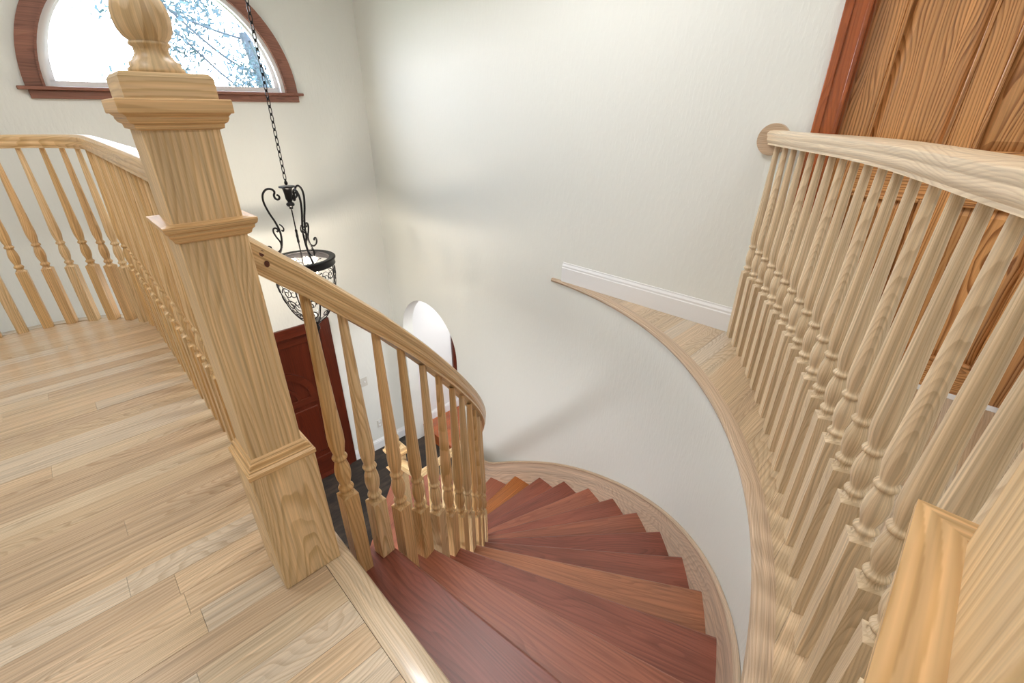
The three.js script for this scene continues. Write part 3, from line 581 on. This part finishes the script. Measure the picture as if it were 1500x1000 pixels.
  for (let k = 0; k < 3; k++) {
    const t = 2 * Math.PI * k / 3 + 0.5, x = 0.075 * Math.cos(t), z = 0.075 * Math.sin(t);
    const arm = part('lamp_arm', tube([L(0, -1.05, 0), L(x * 0.6, -1.15, z * 0.6), L(x, -1.17, z), L(x, -1.15, z)], 0.004, 16), M.iron, g);
    const cup = lathe([[0.001, -1.15], [0.016, -1.15], [0.018, -1.13], [0.009, -1.128], [0.009, -1.09], [0.001, -1.09]], 14); cup.translate(x * S, 0, z * S); part('candle_sleeve', cup, M.white, arm);
    const bu = lathe([[0.001, -1.092], [0.009, -1.09], [0.014, -1.07], [0.012, -1.05], [0.005, -1.03], [0.001, -1.02]], 14); bu.translate(x * S, 0, z * S); part('bulb', bu, M.bulb, g, 'glowing candle bulb');
    const pl = new THREE.PointLight(0xfff0dc, LIGHT.chandelier, 0, 2); pl.position.copy(L(x, -1.058, z)); pl.castShadow = true; pl.shadow.radius = 1.2; pl.name = 'bulb_light'; g.add(pl);
  }
}
// ---------------------------------------------------------------- passage behind the arch
{
  const A0 = RA + 0.12, A1 = 4.3, B1 = 4.05, B0 = 2.5, top = -1.3;
  whole('wall_passage', box(A0, A1, FLOOR2, top, B1, B1 + 0.1), M.passage, 'white wall seen through the arch', 'wall', { kind: 'structure' });
  whole('wall_passage_end', box(A1, A1 + 0.1, FLOOR2, top, B0 - 0.1, B1 + 0.1), M.passage, 'white end wall of the passage behind the arch', 'wall', { kind: 'structure' });
  whole('wall_passage_near', box(A0, A1, FLOOR2, top, B0 - 0.1, B0), M.passage, 'white near wall of the passage behind the arch', 'wall', { kind: 'structure' });
  whole('ceiling_passage', box(A0, A1 + 0.1, top, top + 0.08, B0 - 0.1, B1 + 0.1), M.ceiling, 'white ceiling of the passage behind the arch', 'ceiling', { kind: 'structure' });
  baseboard('baseboard_passage', [A0, -3.45, B1], [A1, -3.45, B1], 0.12, 'white baseboard above the red steps in the passage');
  const s = thing('passage_steps', 'two red stained wood steps inside the arch', 'steps', W3(2.9, FLOOR2, 3.5));
  at('step', box(2.39, A1, FLOOR2, -3.45, 3.3, B1, 'x', 0.008), M.casing, s); at('step', box(2.7, A1, FLOOR2, -3.3, 2.95, 3.62, 'x', 0.008), M.casing, s);
  const f = thing('framed_picture', 'dark wood framed blue picture on the wall inside the arch', 'picture', W3(3.13, -2.95, B1));
  const fr = (a0, a1, y0, y1) => at('frame', box(a0, a1, y0, y1, B1 - 0.03, B1, 'y', 0.004), M.mahogany, f);
  fr(2.92, 2.985, -2.95, -2.2); fr(3.3, 3.365, -2.95, -2.2); fr(2.985, 3.3, -2.95, -2.92); fr(2.985, 3.3, -2.235, -2.2);
  at('mat', box(2.985, 3.3, -2.92, -2.235, B1 - 0.012, B1), M.white, f); at('print', box(3.0, 3.285, -2.86, -2.25, B1 - 0.015, B1 - 0.011), M.print, f, 'blue toned print');
}
// switch and outlet plates on the window wall
{
  const g = thing('light_switch', 'two gang grey light switch plate beside the entry door', 'switch', W3(1.796, -2.66, WB));
  at('plate', box(1.74, 1.852, -2.7, -2.59, WB - 0.006, WB, 'x', 0.003), M.plate, g); for (const a of [1.77, 1.822]) at('toggle', box(a - 0.005, a + 0.005, -2.655, -2.635, WB - 0.014, WB - 0.005), M.white, g);
  const o = thing('wall_outlet', 'small grey outlet plate low on the wall beside the entry door', 'outlet', W3(1.915, -3.3, WB));
  at('plate', box(1.885, 1.945, -3.31, -3.21, WB - 0.006, WB, 'x', 0.003), M.plate, o); for (const y of [-3.285, -3.235]) at('socket', box(1.902, 1.928, y - 0.014, y + 0.014, WB - 0.009, WB - 0.005, 'x', 0.003), M.white, o);
}
// ---------------------------------------------------------------- ceiling lamps (above and behind the frame)
const lampAt = (a, y, b, w, d, I, label) => {
  const g = thing('ceiling_light', label, 'ceiling light', W3(a, y - 0.05, b), { group: 'flush ceiling lights' });
  at('housing', box(a - w / 2 - 0.015, a + w / 2 + 0.015, y - 0.04, y, b - d / 2 - 0.015, b + d / 2 + 0.015, 'x', 0.008), M.white, g);
  at('diffuser', box(a - w / 2, a + w / 2, y - 0.05, y - 0.038, b - d / 2, b + d / 2), M.lamp, g, 'glowing diffuser');
  const l = new THREE.RectAreaLight(0xf6f8fc, I, w * S, d * S); l.position.copy(W3(a, y - 0.052, b)).sub(g.position); l.rotation.x = -Math.PI / 2; l.name = 'panel_light'; g.add(l);
};
lampAt(-0.9, CEIL, 0.6, 0.45, 0.45, LIGHT.ceiling * 0.75, 'square flush ceiling light over the upper hall');
lampAt(-0.9, CEIL, 2.4, 0.45, 0.45, LIGHT.ceiling * 1.0, 'square flush ceiling light over the gallery');
lampAt(0.9, CEIL, -0.9, 0.45, 0.45, LIGHT.ceiling * 0.95, 'square flush ceiling light in front of the panel door');
lampAt(1.2, CEIL, 1.5, 0.45, 0.45, LIGHT.ceiling * 1.4, 'square flush ceiling light over the winding stair');
lampAt(3.0, -1.3, 3.2, 0.3, 0.3, LIGHT.passage, 'square flush ceiling light in the passage behind the arch');
lampAt(-0.35, -1.22, 1.75, 0.4, 0.4, LIGHT.foyer, 'square flush ceiling light under the gallery');

// ---------------------------------------------------------------- outdoors
whole('lawn', (() => { const g = new THREE.BoxGeometry(80, 0.2, 60); const p = W3(0, FLOOR2 - 0.25, WB + 0.2); g.translate(0, p.y, p.z - 30.2); return g; })(), M.lawn, 'green lawn outside the window', 'lawn', { kind: 'structure' });
{
  const base = W3(4.6, FLOOR2 - 0.16, 13), g = thing('tree', 'leafy tree with airy bluish foliage seen through the half-round window', 'tree', base);
  const q = (x, y, z) => new THREE.Vector3(x, y, z), br = (pts, r0) => part('branch', new THREE.TubeGeometry(new THREE.CatmullRomCurve3(pts), 16, r0, 7), M.bark, g);
  part('trunk', new THREE.TubeGeometry(new THREE.CatmullRomCurve3([q(0, 0, 0), q(0.1, 2, 0), q(-0.1, 4.2, 0.1), q(-0.4, 6.2, 0)]), 20, 0.13, 9), M.bark, g);
  const ends = []; for (let i = 0; i < 16; i++) { const t = i * 2.4, h = 2.6 + i * 0.28, r = 2.2 + 1.2 * rnd(), e = q(Math.cos(t) * r - 0.3, h + 0.9 + rnd(), Math.sin(t) * r * 0.8); br([q(-0.05, h, 0), q(Math.cos(t) * r * 0.5, h + 0.5, Math.sin(t) * r * 0.4), e], 0.028); ends.push(e); }
  const leaf = new THREE.PlaneGeometry(0.042, 0.1, 1, 2); const N = 9500, im = new THREE.InstancedMesh(leaf, M.leaf, N), m = new THREE.Matrix4(), e3 = new THREE.Euler(), qt = new THREE.Quaternion();
  const clumps = ends.flatMap((e) => [0, 1, 2, 3].map(() => q(e.x * (0.4 + rnd() * 0.75), e.y - 0.3 + (rnd() - 0.5) * 1.2, e.z * (0.4 + rnd() * 0.75))));
  for (let i = 0; i < N; i++) { const c = clumps[Math.floor(rnd() * clumps.length)], gs = () => (rnd() + rnd() + rnd() - 1.5) * 0.62; e3.set(rnd() * 6, rnd() * 6, rnd() * 6); qt.setFromEuler(e3); const k = 0.7 + rnd() * 0.7; m.compose(q(c.x + gs(), c.y + gs(), c.z + gs()), qt, new THREE.Vector3(k, k, k)); im.setMatrixAt(i, m); }
  im.name = 'foliage'; im.userData.kind = 'stuff'; shade(im); g.add(im);
}
renderer.render(scene, camera);
